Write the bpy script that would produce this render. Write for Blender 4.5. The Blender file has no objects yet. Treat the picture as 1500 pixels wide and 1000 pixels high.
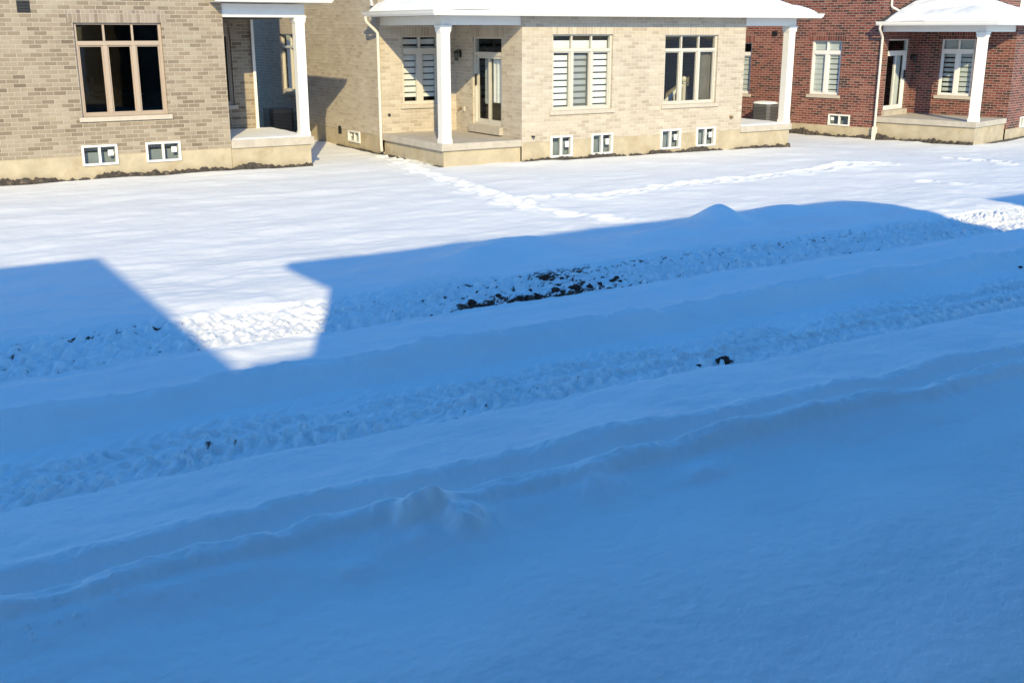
import bpy, math, random
import numpy as np
from mathutils import Vector, Matrix

random.seed(7)
SC = bpy.context.scene
COL = SC.collection
PI = math.pi

# ------------------------------------------------------------------ camera
H = 3.1
FPX, HY, X1 = 1590.0, 45.0, 2680.0
TH = math.atan2(500 - HY, FPX)
PSI = math.radians(31.68)
cam = bpy.data.cameras.new('camera')
cam.sensor_width = 36.0
cam.lens = FPX / 1500 * 36.0
cam.clip_end = 900
cam.clip_start = 0.05
camo = bpy.data.objects.new('camera', cam)
COL.objects.link(camo)
camo.location = (0, 0, H)
camo.rotation_euler = (PI / 2 - TH, 0, -PSI)
SC.camera = camo

# ------------------------------------------------------------------ light
SUN_AZ, SUN_EL = math.radians(26.0), math.radians(24.8)
d = Vector((math.sin(SUN_AZ) * math.cos(SUN_EL), math.cos(SUN_AZ) * math.cos(SUN_EL), -math.sin(SUN_EL)))
sl = bpy.data.lights.new('sun', 'SUN')
sl.energy = 2.75
sl.angle = math.radians(0.55)
sl.color = (1.0, 0.82, 0.46)
so = bpy.data.objects.new('sun', sl)
COL.objects.link(so)
so.rotation_euler = d.to_track_quat('-Z', 'Y').to_euler()
so.location = (-10, -20, 20)
W = bpy.data.worlds.new('World')
SC.world = W
W.use_nodes = True
nt = W.node_tree
nt.nodes.clear()
sky = nt.nodes.new('ShaderNodeTexSky')
sky.sky_type = 'NISHITA'
sky.sun_disc = False
sky.sun_elevation = SUN_EL
sky.sun_rotation = PI + SUN_AZ
sky.altitude = 200
sky.air_density = 1.0
sky.dust_density = 0.15
sky.ozone_density = 4.0
hs = nt.nodes.new('ShaderNodeHueSaturation')
hs.inputs['Saturation'].default_value = 1.25
bg = nt.nodes.new('ShaderNodeBackground')
bg.inputs['Strength'].default_value = 0.15
wo = nt.nodes.new('ShaderNodeOutputWorld')
nt.links.new(sky.outputs[0], hs.inputs['Color'])
nt.links.new(hs.outputs[0], bg.inputs[0])
nt.links.new(bg.outputs[0], wo.inputs[0])
SC.view_settings.view_transform = 'Standard'
SC.view_settings.look = 'None'
SC.view_settings.exposure = 1.0
SC.view_settings.gamma = 1.0
SC.render.engine = 'CYCLES'
SC.cycles.max_bounces = 8
SC.cycles.transparent_max_bounces = 12
SC.cycles.caustics_reflective = False
SC.cycles.caustics_refractive = False


# ------------------------------------------------------------------ materials
class NT:
    def __init__(s, name):
        s.m = bpy.data.materials.new(name)
        s.m.use_nodes = True
        s.t = s.m.node_tree
        s.b = s.t.nodes['Principled BSDF']
        s.out = s.t.nodes['Material Output']

    def n(s, typ, **kw):
        x = s.t.nodes.new(typ)
        for k, v in kw.items():
            setattr(x, k, v)
        return x

    def l(s, a, b):
        s.t.links.new(a, b)

    def math(s, op, a, b=None, c=None):
        x = s.n('ShaderNodeMath', operation=op)
        for i, v in enumerate((a, b, c)):
            if v is None:
                continue
            if isinstance(v, (int, float)):
                x.inputs[i].default_value = v
            else:
                s.l(v, x.inputs[i])
        return x.outputs[0]

    def mix(s, f, a, b, blend='MIX'):
        x = s.n('ShaderNodeMix', data_type='RGBA', blend_type=blend)
        for sock, v in ((x.inputs[0], f), (x.inputs[6], a), (x.inputs[7], b)):
            if isinstance(v, (int, float)):
                sock.default_value = v
            elif isinstance(v, tuple):
                sock.default_value = (*v, 1)
            else:
                s.l(v, sock)
        return x.outputs[2]

    def noise(s, vec, scale, detail=3, rough=0.55):
        x = s.n('ShaderNodeTexNoise')
        x.inputs['Scale'].default_value = scale
        x.inputs['Detail'].default_value = detail
        x.inputs['Roughness'].default_value = rough
        if vec is not None:
            s.l(vec, x.inputs['Vector'])
        return x.outputs[0]

    def ramp(s, f, stops, interp='LINEAR'):
        x = s.n('ShaderNodeValToRGB')
        x.color_ramp.interpolation = interp
        e = x.color_ramp.elements
        while len(e) < len(stops):
            e.new(0.5)
        for el, (p, c) in zip(e, stops):
            el.position = p
            el.color = (*c, 1) if len(c) == 3 else c
        s.l(f, x.inputs[0])
        return x.outputs[0]

    def bump(s, hgt, strength, dist):
        x = s.n('ShaderNodeBump')
        x.inputs['Strength'].default_value = strength
        x.inputs['Distance'].default_value = dist
        s.l(hgt, x.inputs['Height'])
        s.l(x.outputs[0], s.b.inputs['Normal'])
        return x


def brick_mat(name, palette, mortar, bw=0.245, bh=0.0835, jt=0.011, soldier=False):
    k = NT(name)
    uv = k.n('ShaderNodeUVMap')
    uv.uv_map = 'UVMap'
    sp = k.n('ShaderNodeSeparateXYZ')
    k.l(uv.outputs[0], sp.inputs[0])
    U, V = (sp.outputs[1], sp.outputs[0]) if soldier else (sp.outputs[0], sp.outputs[1])
    # slight wobble of the joints
    wob = k.noise(uv.outputs[0], 6.0, 2)
    wv = k.math('MULTIPLY', k.math('SUBTRACT', wob, 0.5), 0.012)
    V = k.math('ADD', V, wv)
    U = k.math('ADD', U, wv)
    v = k.math('DIVIDE', V, bh)
    row = k.math('FLOOR', v)
    par = k.math('MODULO', k.math('ABSOLUTE', row), 2.0)
    u = k.math('ADD', k.math('DIVIDE', U, bw), k.math('MULTIPLY', par, 0.0 if soldier else 0.5))
    colm = k.math('FLOOR', u)
    fu = k.math('FRACT', u)
    fv = k.math('FRACT', v)
    du = k.math('MULTIPLY', k.math('MINIMUM', fu, k.math('SUBTRACT', 1.0, fu)), bw)
    dv = k.math('MULTIPLY', k.math('MINIMUM', fv, k.math('SUBTRACT', 1.0, fv)), bh)
    dist = k.math('MINIMUM', du, dv)
    mr = k.n('ShaderNodeMapRange', interpolation_type='SMOOTHSTEP')
    k.l(dist, mr.inputs[0])
    mr.inputs[1].default_value = jt * 0.35
    mr.inputs[2].default_value = jt * 0.75
    isb = mr.outputs[0]
    cb = k.n('ShaderNodeCombineXYZ')
    k.l(colm, cb.inputs[0])
    k.l(row, cb.inputs[1])
    wn = k.n('ShaderNodeTexWhiteNoise', noise_dimensions='2D')
    k.l(cb.outputs[0], wn.inputs['Vector'])
    # neighbouring bricks from one pallet drift together
    big = k.noise(uv.outputs[0], 0.9, 3)
    r = k.math('ADD', k.math('MULTIPLY', wn.outputs[0], 0.82), k.math('MULTIPLY', k.math('SUBTRACT', big, 0.41), 0.9))
    r = k.math('MINIMUM', k.math('MAXIMUM', r, 0.0), 1.0)
    n = len(palette)
    col = k.ramp(r, [(i / (n - 1), c) for i, c in enumerate(palette)])
    fine = k.noise(uv.outputs[0], 45.0, 3)
    col = k.mix(0.30, col, k.ramp(fine, [(0.3, (0.55, 0.5, 0.48)), (0.7, (1.25, 1.25, 1.25))]), 'MULTIPLY')
    weather = k.noise(uv.outputs[0], 1.7, 5, 0.65)
    col = k.mix(0.5, col, k.ramp(weather, [(0.35, (0.78, 0.76, 0.75)), (0.65, (1.08, 1.08, 1.08))]), 'MULTIPLY')
    fin = k.mix(isb, mortar, col)
    k.l(fin, k.b.inputs['Base Color'])
    k.b.inputs['Roughness'].default_value = 0.9
    hgt = k.math('ADD', k.math('MULTIPLY', isb, 1.0), k.math('MULTIPLY', fine, 0.35))
    hgt = k.math('ADD', hgt, k.math('MULTIPLY', wn.outputs[0], 0.25))
    k.bump(hgt, 0.8, 0.008)
    return k.m


def plain(name, c, rough=0.5, var=0.12, scale=6.0, bump=0.0, metal=0.0, spec=0.5, dirt=None):
    k = NT(name)
    tc = k.n('ShaderNodeTexCoord')
    v = tc.outputs['Object']
    n1 = k.noise(v, scale, 4, 0.6)
    lo = tuple(x * (1 - var) for x in c)
    hi = tuple(min(1, x * (1 + var)) for x in c)
    col = k.ramp(n1, [(0.3, lo), (0.7, hi)])
    if dirt:
        n2 = k.noise(v, scale * 0.6, 6, 0.7)
        col = k.mix(k.ramp(n2, [(0.52, (0, 0, 0)), (0.68, (0.75, 0.75, 0.75))]), col, dirt)
    k.l(col, k.b.inputs['Base Color'])
    k.b.inputs['Roughness'].default_value = rough
    k.b.inputs['Metallic'].default_value = metal
    k.b.inputs['Specular IOR Level'].default_value = spec
    if bump:
        k.bump(k.noise(v, scale * 7, 4), 0.6, bump)
    return k.m


def glass_mat(name, tint, rough=0.02):
    k = NT(name)
    k.t.nodes.remove(k.b)
    tr = k.n('ShaderNodeBsdfTransparent')
    tr.inputs[0].default_value = (*tint, 1)
    gl = k.n('ShaderNodeBsdfGlossy')
    gl.inputs['Roughness'].default_value = rough
    ge = k.n('ShaderNodeNewGeometry')
    vm = k.n('ShaderNodeVectorMath', operation='DOT_PRODUCT')
    k.l(ge.outputs['True Normal'], vm.inputs[0])
    k.l(ge.outputs['Incoming'], vm.inputs[1])
    cs = k.math('ABSOLUTE', vm.outputs['Value'])
    sch = k.math('ADD', 0.028, k.math('MULTIPLY', k.math('POWER', k.math('SUBTRACT', 1.0, cs), 5.0), 0.9))
    tc = k.n('ShaderNodeTexCoord')
    bp = k.n('ShaderNodeBump')
    bp.inputs['Strength'].default_value = 0.15
    bp.inputs['Distance'].default_value = 0.01
    k.l(k.noise(tc.outputs['Object'], 1.3, 2), bp.inputs['Height'])
    k.l(bp.outputs[0], gl.inputs['Normal'])
    mx = k.n('ShaderNodeMixShader')
    k.l(sch, mx.inputs[0])
    k.l(tr.outputs[0], mx.inputs[1])
    k.l(gl.outputs[0], mx.inputs[2])
    k.l(mx.outputs[0], k.out.inputs[0])
    return k.m


def snow_mat(name, terrain=False):
    k = NT(name)
    tc = k.n('ShaderNodeTexCoord')
    v = tc.outputs['Object']
    n1 = k.noise(v, 0.8, 4, 0.6)
    col = k.ramp(n1, [(0.3, (0.81, 0.815, 0.80)), (0.7, (0.87, 0.872, 0.85))])
    fine = k.noise(v, 38.0, 5, 0.65)
    mid = k.noise(v, 5.0, 4, 0.6)
    hgt = k.math('ADD', k.math('MULTIPLY', fine, 0.25), k.math('MULTIPLY', mid, 1.0))
    if terrain:
        at = k.n('ShaderNodeAttribute')
        at.attribute_name = 'soil'
        f = at.outputs['Fac']
        grit = k.noise(v, 60.0, 4, 0.7)
        soil = k.ramp(grit, [(0.3, (0.035, 0.014, 0.009)), (0.55, (0.10, 0.045, 0.028)), (0.75, (0.19, 0.11, 0.08))])
        f2 = k.math('ADD', f, k.math('MULTIPLY', k.math('SUBTRACT', grit, 0.5), 0.9))
        mr = k.n('ShaderNodeMapRange', interpolation_type='SMOOTHSTEP')
        k.l(f2, mr.inputs[0])
        mr.inputs[1].default_value = 0.25
        mr.inputs[2].default_value = 0.80
        col = k.mix(mr.outputs[0], col, soil)
    k.l(col, k.b.inputs['Base Color'])
    k.b.inputs['Roughness'].default_value = 0.75
    k.b.inputs['Specular IOR Level'].default_value = 0.25
    k.bump(hgt, 0.55, 0.02)
    return k.m


M = {}
M['tan_brick'] = brick_mat('tan_brick', [(0.17, 0.133, 0.096), (0.235, 0.19, 0.14), (0.29, 0.238, 0.178), (0.325, 0.272, 0.205), (0.355, 0.302, 0.232), (0.385, 0.337, 0.265)], (0.46, 0.415, 0.345))
M['tan_soldier'] = brick_mat('tan_soldier', [(0.18, 0.14, 0.11), (0.28, 0.225, 0.18), (0.33, 0.275, 0.22), (0.37, 0.32, 0.26)], (0.42, 0.375, 0.315), soldier=True)
CREAM = [(0.41, 0.35, 0.28), (0.465, 0.405, 0.33), (0.50, 0.44, 0.358), (0.53, 0.47, 0.385), (0.545, 0.49, 0.405), (0.585, 0.535, 0.45)]
M['cream_brick'] = brick_mat('cream_brick', CREAM, (0.62, 0.57, 0.48))
M['cream_soldier'] = brick_mat('cream_soldier', CREAM, (0.62, 0.57, 0.48), soldier=True)
RED = [(0.04, 0.019, 0.018), (0.09, 0.028, 0.022), (0.16, 0.043, 0.033), (0.20, 0.054, 0.040), (0.23, 0.072, 0.053), (0.27, 0.12, 0.09)]
M['red_brick'] = brick_mat('red_brick', RED, (0.38, 0.33, 0.29), bw=0.222, bh=0.0745)
M['red_soldier'] = brick_mat('red_soldier', RED, (0.30, 0.25, 0.22), soldier=True)
M['parging'] = plain('parging', (0.45, 0.39, 0.285), 0.92, 0.16, 2.5, 0.005, dirt=(0.37, 0.29, 0.18))
M['concrete'] = plain('concrete', (0.46, 0.42, 0.36), 0.9, 0.12, 4.0, 0.003)
M['stone_sill'] = plain('stone_sill', (0.50, 0.45, 0.38), 0.85, 0.08, 9.0, 0.002)
M['white_paint'] = plain('white_paint', (0.80, 0.78, 0.74), 0.4, 0.03, 3.0)
M['white_vinyl'] = plain('white_vinyl', (0.78, 0.77, 0.75), 0.35, 0.03, 3.0)
M['cream_vinyl'] = plain('cream_vinyl', (0.58, 0.55, 0.49), 0.4, 0.04, 3.0)
M['sand_vinyl'] = plain('sand_vinyl', (0.42, 0.335, 0.26), 0.45, 0.05, 3.0)
M['soffit'] = plain('soffit', (0.55, 0.52, 0.47), 0.6, 0.05, 3.0)
M['gutter_metal'] = plain('gutter_metal', (0.72, 0.68, 0.60), 0.35, 0.04, 3.0)
M['shingle'] = plain('shingle', (0.06, 0.055, 0.05), 0.95, 0.3, 9.0, 0.006)
M['black_metal'] = plain('black_metal', (0.02, 0.02, 0.022), 0.5, 0.2, 9.0)
M['membrane_and_shade'] = plain('membrane_and_shade', (0.05, 0.042, 0.036), 0.85, 0.5, 14.0, 0.02, dirt=(0.20, 0.16, 0.12))
M['unit_metal'] = plain('unit_metal', (0.10, 0.105, 0.11), 0.5, 0.15, 6.0)
M['interior'] = plain('interior', (0.06, 0.05, 0.04), 0.8, 0.1, 1.0)
M['dark_floor'] = plain('dark_floor', (0.03, 0.02, 0.015), 0.6, 0.2, 2.0)
M['well'] = plain('well', (0.24, 0.28, 0.31), 0.9, 0.15, 2.0)
M['blind'] = plain('blind', (0.86, 0.86, 0.86), 0.8, 0.02, 2.0)
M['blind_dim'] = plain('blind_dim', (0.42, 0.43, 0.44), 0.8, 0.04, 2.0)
M['sheer_dark'] = plain('sheer_dark', (0.15, 0.16, 0.16), 0.9, 0.05, 2.0)
M['sheer'] = plain('sheer', (0.60, 0.64, 0.65), 0.85, 0.08, 2.0)
M['curtain'] = plain('curtain', (0.16, 0.145, 0.12), 0.9, 0.12, 3.0)
M['banister'] = plain('banister', (0.72, 0.69, 0.64), 0.5, 0.04, 2.0)
M['sticker'] = plain('sticker', (0.85, 0.85, 0.83), 0.6, 0.02, 2.0)
M['glass'] = glass_mat('window_glass', (0.93, 0.95, 0.95))
M['glass_dark'] = glass_mat('window_glass_dark', (0.45, 0.50, 0.52))
M['snow'] = snow_mat('snow')
M['snow_ground'] = snow_mat('snow_ground', True)
M['soil'] = plain('soil', (0.06, 0.03, 0.02), 0.95, 0.5, 30.0, 0.01)
M['brass'] = plain('brass', (0.35, 0.22, 0.10), 0.35, 0.1, 9.0, metal=0.8)


# ------------------------------------------------------------------ mesh helpers
class MB:
    def __init__(s):
        s.v, s.f, s.uv = [], [], []

    def face(s, pts):
        i = len(s.v)
        s.v += [tuple(p) for p in pts]
        s.f.append(tuple(range(i, i + len(pts))))
        a, b, c = Vector(pts[0]), Vector(pts[1]), Vector(pts[2])
        n = (b - a).cross(c - a)
        ax = max(range(3), key=lambda k: abs(n[k]))
        for p in pts:
            s.uv.append((p[1], p[2]) if ax == 0 else (p[0], p[2]) if ax == 1 else (p[0], p[1]))

    def box(s, p, q):
        x0, x1 = sorted((p[0], q[0]))
        y0, y1 = sorted((p[1], q[1]))
        z0, z1 = sorted((p[2], q[2]))
        s.face([(x0, y0, z0), (x1, y0, z0), (x1, y0, z1), (x0, y0, z1)])
        s.face([(x1, y1, z0), (x0, y1, z0), (x0, y1, z1), (x1, y1, z1)])
        s.face([(x0, y1, z0), (x0, y0, z0), (x0, y0, z1), (x0, y1, z1)])
        s.face([(x1, y0, z0), (x1, y1, z0), (x1, y1, z1), (x1, y0, z1)])
        s.face([(x0, y0, z1), (x1, y0, z1), (x1, y1, z1), (x0, y1, z1)])
        s.face([(x0, y1, z0), (x1, y1, z0), (x1, y0, z0), (x0, y0, z0)])
        return s

    def ring(s, rings, cap=True):
        n = len(rings[0])
        for a, b in zip(rings[:-1], rings[1:]):
            for i in range(n):
                j = (i + 1) % n
                s.face([a[i], a[j], b[j], b[i]])
        if cap:
            s.face(list(reversed(rings[0])))
            s.face(rings[-1])
        return s

    def tube(s, path, r, n=10, flat=1.0):
        path = [Vector(p) for p in path]
        rings = []
        for i, p in enumerate(path):
            t = (path[min(i + 1, len(path) - 1)] - path[max(i - 1, 0)]).normalized()
            a = t.cross(Vector((0.3, 1, 0.05))).normalized()
            b = t.cross(a).normalized()
            rings.append([tuple(p + a * r * math.cos(q) + b * r * flat * math.sin(q)) for q in [2 * PI * k / n for k in range(n)]])
        return s.ring(rings)

    def lathe(s, c, prof, n=20):
        rings = [[(c[0] + r * math.cos(2 * PI * k / n), c[1] + r * math.sin(2 * PI * k / n), c[2] + z) for k in range(n)] for r, z in prof]
        return s.ring(rings)

    def build(s, name, mat, parent=None, smooth=False, bevel=0.0):
        me = bpy.data.meshes.new(name)
        me.from_pydata(s.v, [], s.f)
        uvl = me.uv_layers.new(name='UVMap')
        flat = []
        for p in me.polygons:
            for vi in p.vertices:
                flat += s.uv[vi]
        uvl.data.foreach_set('uv', flat)
        me.materials.append(M[mat])
        o = bpy.data.objects.new(name, me)
        COL.objects.link(o)
        if smooth or bevel:
            import bmesh
            bm = bmesh.new()
            bm.from_mesh(me)
            bmesh.ops.remove_doubles(bm, verts=bm.verts, dist=1e-5)
            bm.to_mesh(me)
            bm.free()
        if smooth:
            me.polygons.foreach_set('use_smooth', [True] * len(me.polygons))
            try:
                me.set_sharp_from_angle(angle=math.radians(50))
            except Exception:
                pass
        if bevel:
            md = o.modifiers.new('bevel', 'BEVEL')
            md.width = bevel
            md.segments = 2
            md.limit_method = 'ANGLE'
        if parent is not None:
            o.parent = parent
        return o


def tag(o, label, cat, group=None, kind=None):
    if label:
        o['label'] = label
    if cat:
        o['category'] = cat
    if group:
        o['group'] = group
    if kind:
        o['kind'] = kind
    return o


def empty(name, loc, rz=0.0):
    o = bpy.data.objects.new(name, None)
    COL.objects.link(o)
    o.location = loc
    o.rotation_euler = (0, 0, rz)
    return o


def copy_tree(o, parent=None):
    c = o.copy()
    COL.objects.link(c)
    if parent is not None:
        c.parent = parent
    for ch in list(o.children):
        copy_tree(ch, c)
    return c


def front(V):            # wall facing -v ; a runs along u
    return lambda a, dpt, z: (a, V + dpt, z)


def side(U):             # wall facing -u ; a runs along v
    return lambda a, dpt, z: (U + dpt, a, z)


def back(V):             # wall facing +v
    return lambda a, dpt, z: (a, V - dpt, z)


def rside(U):            # wall facing +u
    return lambda a, dpt, z: (U - dpt, a, z)


def bx(mb, F, a0, a1, d0, d1, z0, z1):
    return mb.box(F(a0, d0, z0), F(a1, d1, z1))


def wall(mb, F, a0, a1, z0, z1, ops=(), rev=0.16, d=0.0):
    """wall sheet with real openings and jambs"""
    ops = [(max(o[0], a0), min(o[1], a1), max(o[2], z0), min(o[3], z1)) for o in ops]
    ops = [o for o in ops if o[0] < o[1] - 1e-4 and o[2] < o[3] - 1e-4]
    A = sorted({a0, a1, *[o[0] for o in ops], *[o[1] for o in ops]})
    Z = sorted({z0, z1, *[o[2] for o in ops], *[o[3] for o in ops]})
    for i in range(len(A) - 1):
        for j in range(len(Z) - 1):
            ca, cz = (A[i] + A[i + 1]) / 2, (Z[j] + Z[j + 1]) / 2
            if any(o[0] < ca < o[1] and o[2] < cz < o[3] for o in ops):
                continue
            mb.face([F(A[i], d, Z[j]), F(A[i + 1], d, Z[j]), F(A[i + 1], d, Z[j + 1]), F(A[i], d, Z[j + 1])])
    for o in ops:
        for a in (o[0], o[1]):
            mb.face([F(a, d, o[2]), F(a, rev, o[2]), F(a, rev, o[3]), F(a, d, o[3])])
        for z in (o[2], o[3]):
            if z0 + 1e-4 < z < z1 - 1e-4:
                mb.face([F(o[0], d, z), F(o[1], d, z), F(o[1], rev, z), F(o[0], rev, z)])


def slats(F, a0, a1, z0, z1, pitch, gap, d, phase=0.0, mb=None):
    mb = mb or MB()
    z = z1 - phase
    while z > z0 + 0.02:
        bx(mb, F, a0, a1, d, d + 0.006, max(z - (pitch - gap), z0), z)
        z -= pitch
    return mb


def pleats(F, a0, a1, z0, z1, d, wave=0.11, amp=0.03):
    mb = MB()
    n = max(8, int((a1 - a0) / wave * 8))
    pts = [(a0 + (a1 - a0) * i / n, d + amp * math.sin(2 * PI * i / 8 + 0.6 * math.sin(i * 0.37))) for i in range(n + 1)]
    for p, q in zip(pts[:-1], pts[1:]):
        mb.face([F(p[0], p[1], z0), F(q[0], q[1], z0), F(q[0], q[1], z1), F(p[0], p[1], z1)])
        mb.face([F(p[0], p[1] + 0.008, z0), F(q[0], q[1] + 0.008, z0), F(q[0], q[1] + 0.008, z1), F(p[0], p[1] + 0.008, z1)])
    return mb


def window(parent, F, a0, a1, z0, z1, lites, vinyl, brick_sold, transom=0.36, glass='glass', sill=True, lintel=True, fr=0.055, mul=0.07, bar='same', rec=0.06, sash=0.028):
    """multi-lite window: frame > pane, sill, lintel ; transom row over the lites"""
    f = MB()
    d0, d1 = rec, rec + 0.09
    bx(f, F, a0, a0 + fr, d0, d1, z0, z1)
    bx(f, F, a1 - fr, a1, d0, d1, z0, z1)
    bx(f, F, a0 + fr, a1 - fr, d0, d1, z0, z0 + fr)
    bx(f, F, a0 + fr, a1 - fr, d0, d1, z1 - fr * 0.6, z1)
    zt = z1 - transom
    if transom:
        bx(f, F, a0 + fr, a1 - fr, d0 - 0.012, d1, zt - mul * 0.5, zt + mul * 0.5)
    w = (a1 - a0 - 2 * fr - (lites - 1) * mul) / lites
    g = MB()
    sash_mb = MB()
    for i in range(lites):
        b0 = a0 + fr + i * (w + mul)
        b1 = b0 + w
        ztop = zt - mul * 0.5 if transom else z1 - fr * 0.6
        if i < lites - 1:
            bx(f, F, b1, b1 + mul, d0 - 0.006, d1, z0 + fr, ztop)
            if transom:
                bx(f, F, b1 + mul * 0.25, b1 + mul * 0.75, d0 + 0.01, d1, zt + mul * 0.5, z1 - fr * 0.6)
        s = sash
        e = 0.02
        bx(sash_mb, F, b0, b0 + s, d0 + e, d1 - 0.01, z0 + fr, ztop)
        bx(sash_mb, F, b1 - s, b1, d0 + e, d1 - 0.01, z0 + fr, ztop)
        bx(sash_mb, F, b0 + s, b1 - s, d0 + e, d1 - 0.01, z0 + fr, z0 + fr + s)
        bx(sash_mb, F, b0 + s, b1 - s, d0 + e, d1 - 0.01, ztop - s, ztop)
        bx(g, F, b0 + s - 0.005, b1 - s + 0.005, d0 + 0.05, d0 + 0.056, z0 + fr + s - 0.005, ztop - s + 0.005)
    if transom:
        bx(g, F, a0 + fr * 0.9, a1 - fr * 0.9, d0 + 0.05, d0 + 0.056, zt + mul * 0.4, z1 - fr * 0.5)
    o = f.build('window', vinyl, parent, bevel=0.004)
    sash_mb.build('sash', vinyl, o, bevel=0.003)
    g.build('pane', glass, o)
    if sill:
        bx(MB(), F, a0 - 0.07, a1 + 0.07, -0.05, rec + 0.02, z0 - 0.095, z0 - 0.002).build('sill', 'stone_sill', o, bevel=0.006)
    if lintel:
        bx(MB(), F, a0 - 0.12, a1 + 0.12, -0.004, 0.03, z1 + 0.003, z1 + 0.25).build('lintel', brick_sold, o)
    return o


def basement_window(parent, F, a0, a1, z0, z1, sticker=True):
    f = MB()
    fr = 0.044
    d0, d1 = -0.03, 0.08
    bx(f, F, a0, a0 + fr, d0, d1, z0, z1)
    bx(f, F, a1 - fr, a1, d0, d1, z0, z1)
    bx(f, F, a0 + fr, a1 - fr, d0, d1, z0, z0 + fr)
    bx(f, F, a0 + fr, a1 - fr, d0, d1, z1 - fr, z1)
    m = (a0 + a1) / 2
    bx(f, F, m - 0.025, m + 0.025, d0 + 0.02, d1, z0 + fr, z1 - fr)
    o = f.build('basement_window', 'white_vinyl', parent, bevel=0.004)
    g = MB()
    bx(g, F, a0 + fr, m - 0.025, 0.035, 0.041, z0 + fr, z1 - fr)
    bx(g, F, m + 0.025, a1 - fr, 0.035, 0.041, z0 + fr, z1 - fr)
    g.build('pane', 'glass', o)
    if sticker:
        h = z1 - z0
        bx(MB(), F, a1 - fr - 0.035 - min(0.11, (a1 - m) * 0.36), a1 - fr - 0.035, 0.027, 0.031, z0 + h * 0.44, z0 + h * 0.72).build('sticker', 'sticker', o)
    bx(MB(), F, a0 - 0.3, a1 + 0.3, 0.20, 0.22, z0 - 0.3, z1 + 0.2).build('room_wall', 'well', o)
    return o


def column(parent, u, v, z0, z1, w=0.215):
    f = MB()
    h = w / 2
    f.box((u - h, v - h, z0 + 0.10), (u + h, v + h, z1 - 0.13))
    for (e, za, zb) in ((0.016, z0, z0 + 0.10), (0.008, z0 + 0.10, z0 + 0.125), (0.012, z1 - 0.16, z1 - 0.13), (0.022, z1 - 0.13, z1 - 0.05), (0.036, z1 - 0.05, z1)):
        f.box((u - h - e, v - h - e, za), (u + h + e, v + h + e, zb))
    return f.build('column', 'white_paint', parent, bevel=0.005)


def vnoise2(x, y, seed):
    """smooth 2-D gradient noise, numpy, about -0.7..0.7"""
    rs = np.random.RandomState(seed)
    perm = rs.permutation(1024)
    ang = rs.rand(1024) * 2 * np.pi
    gx, gy = np.cos(ang), np.sin(ang)
    xi, yi = np.floor(x).astype(np.int64), np.floor(y).astype(np.int64)
    xf, yf = x - xi, y - yi
    def g(ix, iy, fx, fy):
        h = perm[(perm[ix & 1023] + iy) & 1023]
        return gx[h] * fx + gy[h] * fy
    u = xf * xf * xf * (xf * (xf * 6 - 15) + 10)
    v = yf * yf * yf * (yf * (yf * 6 - 15) + 10)
    a = g(xi, yi, xf, yf)
    b = g(xi + 1, yi, xf - 1, yf)
    c = g(xi, yi + 1, xf, yf - 1)
    e = g(xi + 1, yi + 1, xf - 1, yf - 1)
    return (a * (1 - u) + b * u) * (1 - v) + (c * (1 - u) + e * u) * v


def fbm(x, y, seed, oct=4, gain=0.5):
    s, a = 0, 1.0
    for o in range(oct):
        s = s + a * vnoise2(x * 2 ** o + 17.3 * o, y * 2 ** o - 9.1 * o, seed + o)
        a *= gain
    return s


def sstep(a, b, x):
    t = np.clip((x - a) / (b - a), 0, 1)
    return t * t * (3 - 2 * t)


def grid_mesh(name, X, Y, Z, mat, parent=None, attrs=None):
    nv, nu = X.shape
    me = bpy.data.meshes.new(name)
    co = np.stack([X, Y, Z], -1).reshape(-1, 3).astype(np.float32)
    me.vertices.add(len(co))
    me.vertices.foreach_set('co', co.ravel())
    idx = np.arange(nv * nu).reshape(nv, nu)
    q = np.stack([idx[:-1, :-1], idx[:-1, 1:], idx[1:, 1:], idx[1:, :-1]], -1).reshape(-1, 4).astype(np.int32)
    me.loops.add(q.size)
    me.loops.foreach_set('vertex_index', q.ravel())
    me.polygons.add(len(q))
    me.polygons.foreach_set('loop_start', np.arange(0, q.size, 4, dtype=np.int32))
    me.polygons.foreach_set('use_smooth', np.ones(len(q), dtype=bool))
    me.update(calc_edges=True)
    for k, a in (attrs or {}).items():
        at = me.attributes.new(k, 'FLOAT', 'POINT')
        at.data.foreach_set('value', a.ravel().astype(np.float32))
    me.materials.append(M[mat])
    o = bpy.data.objects.new(name, me)
    COL.objects.link(o)
    if parent is not None:
        o.parent = parent
    return o


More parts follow.
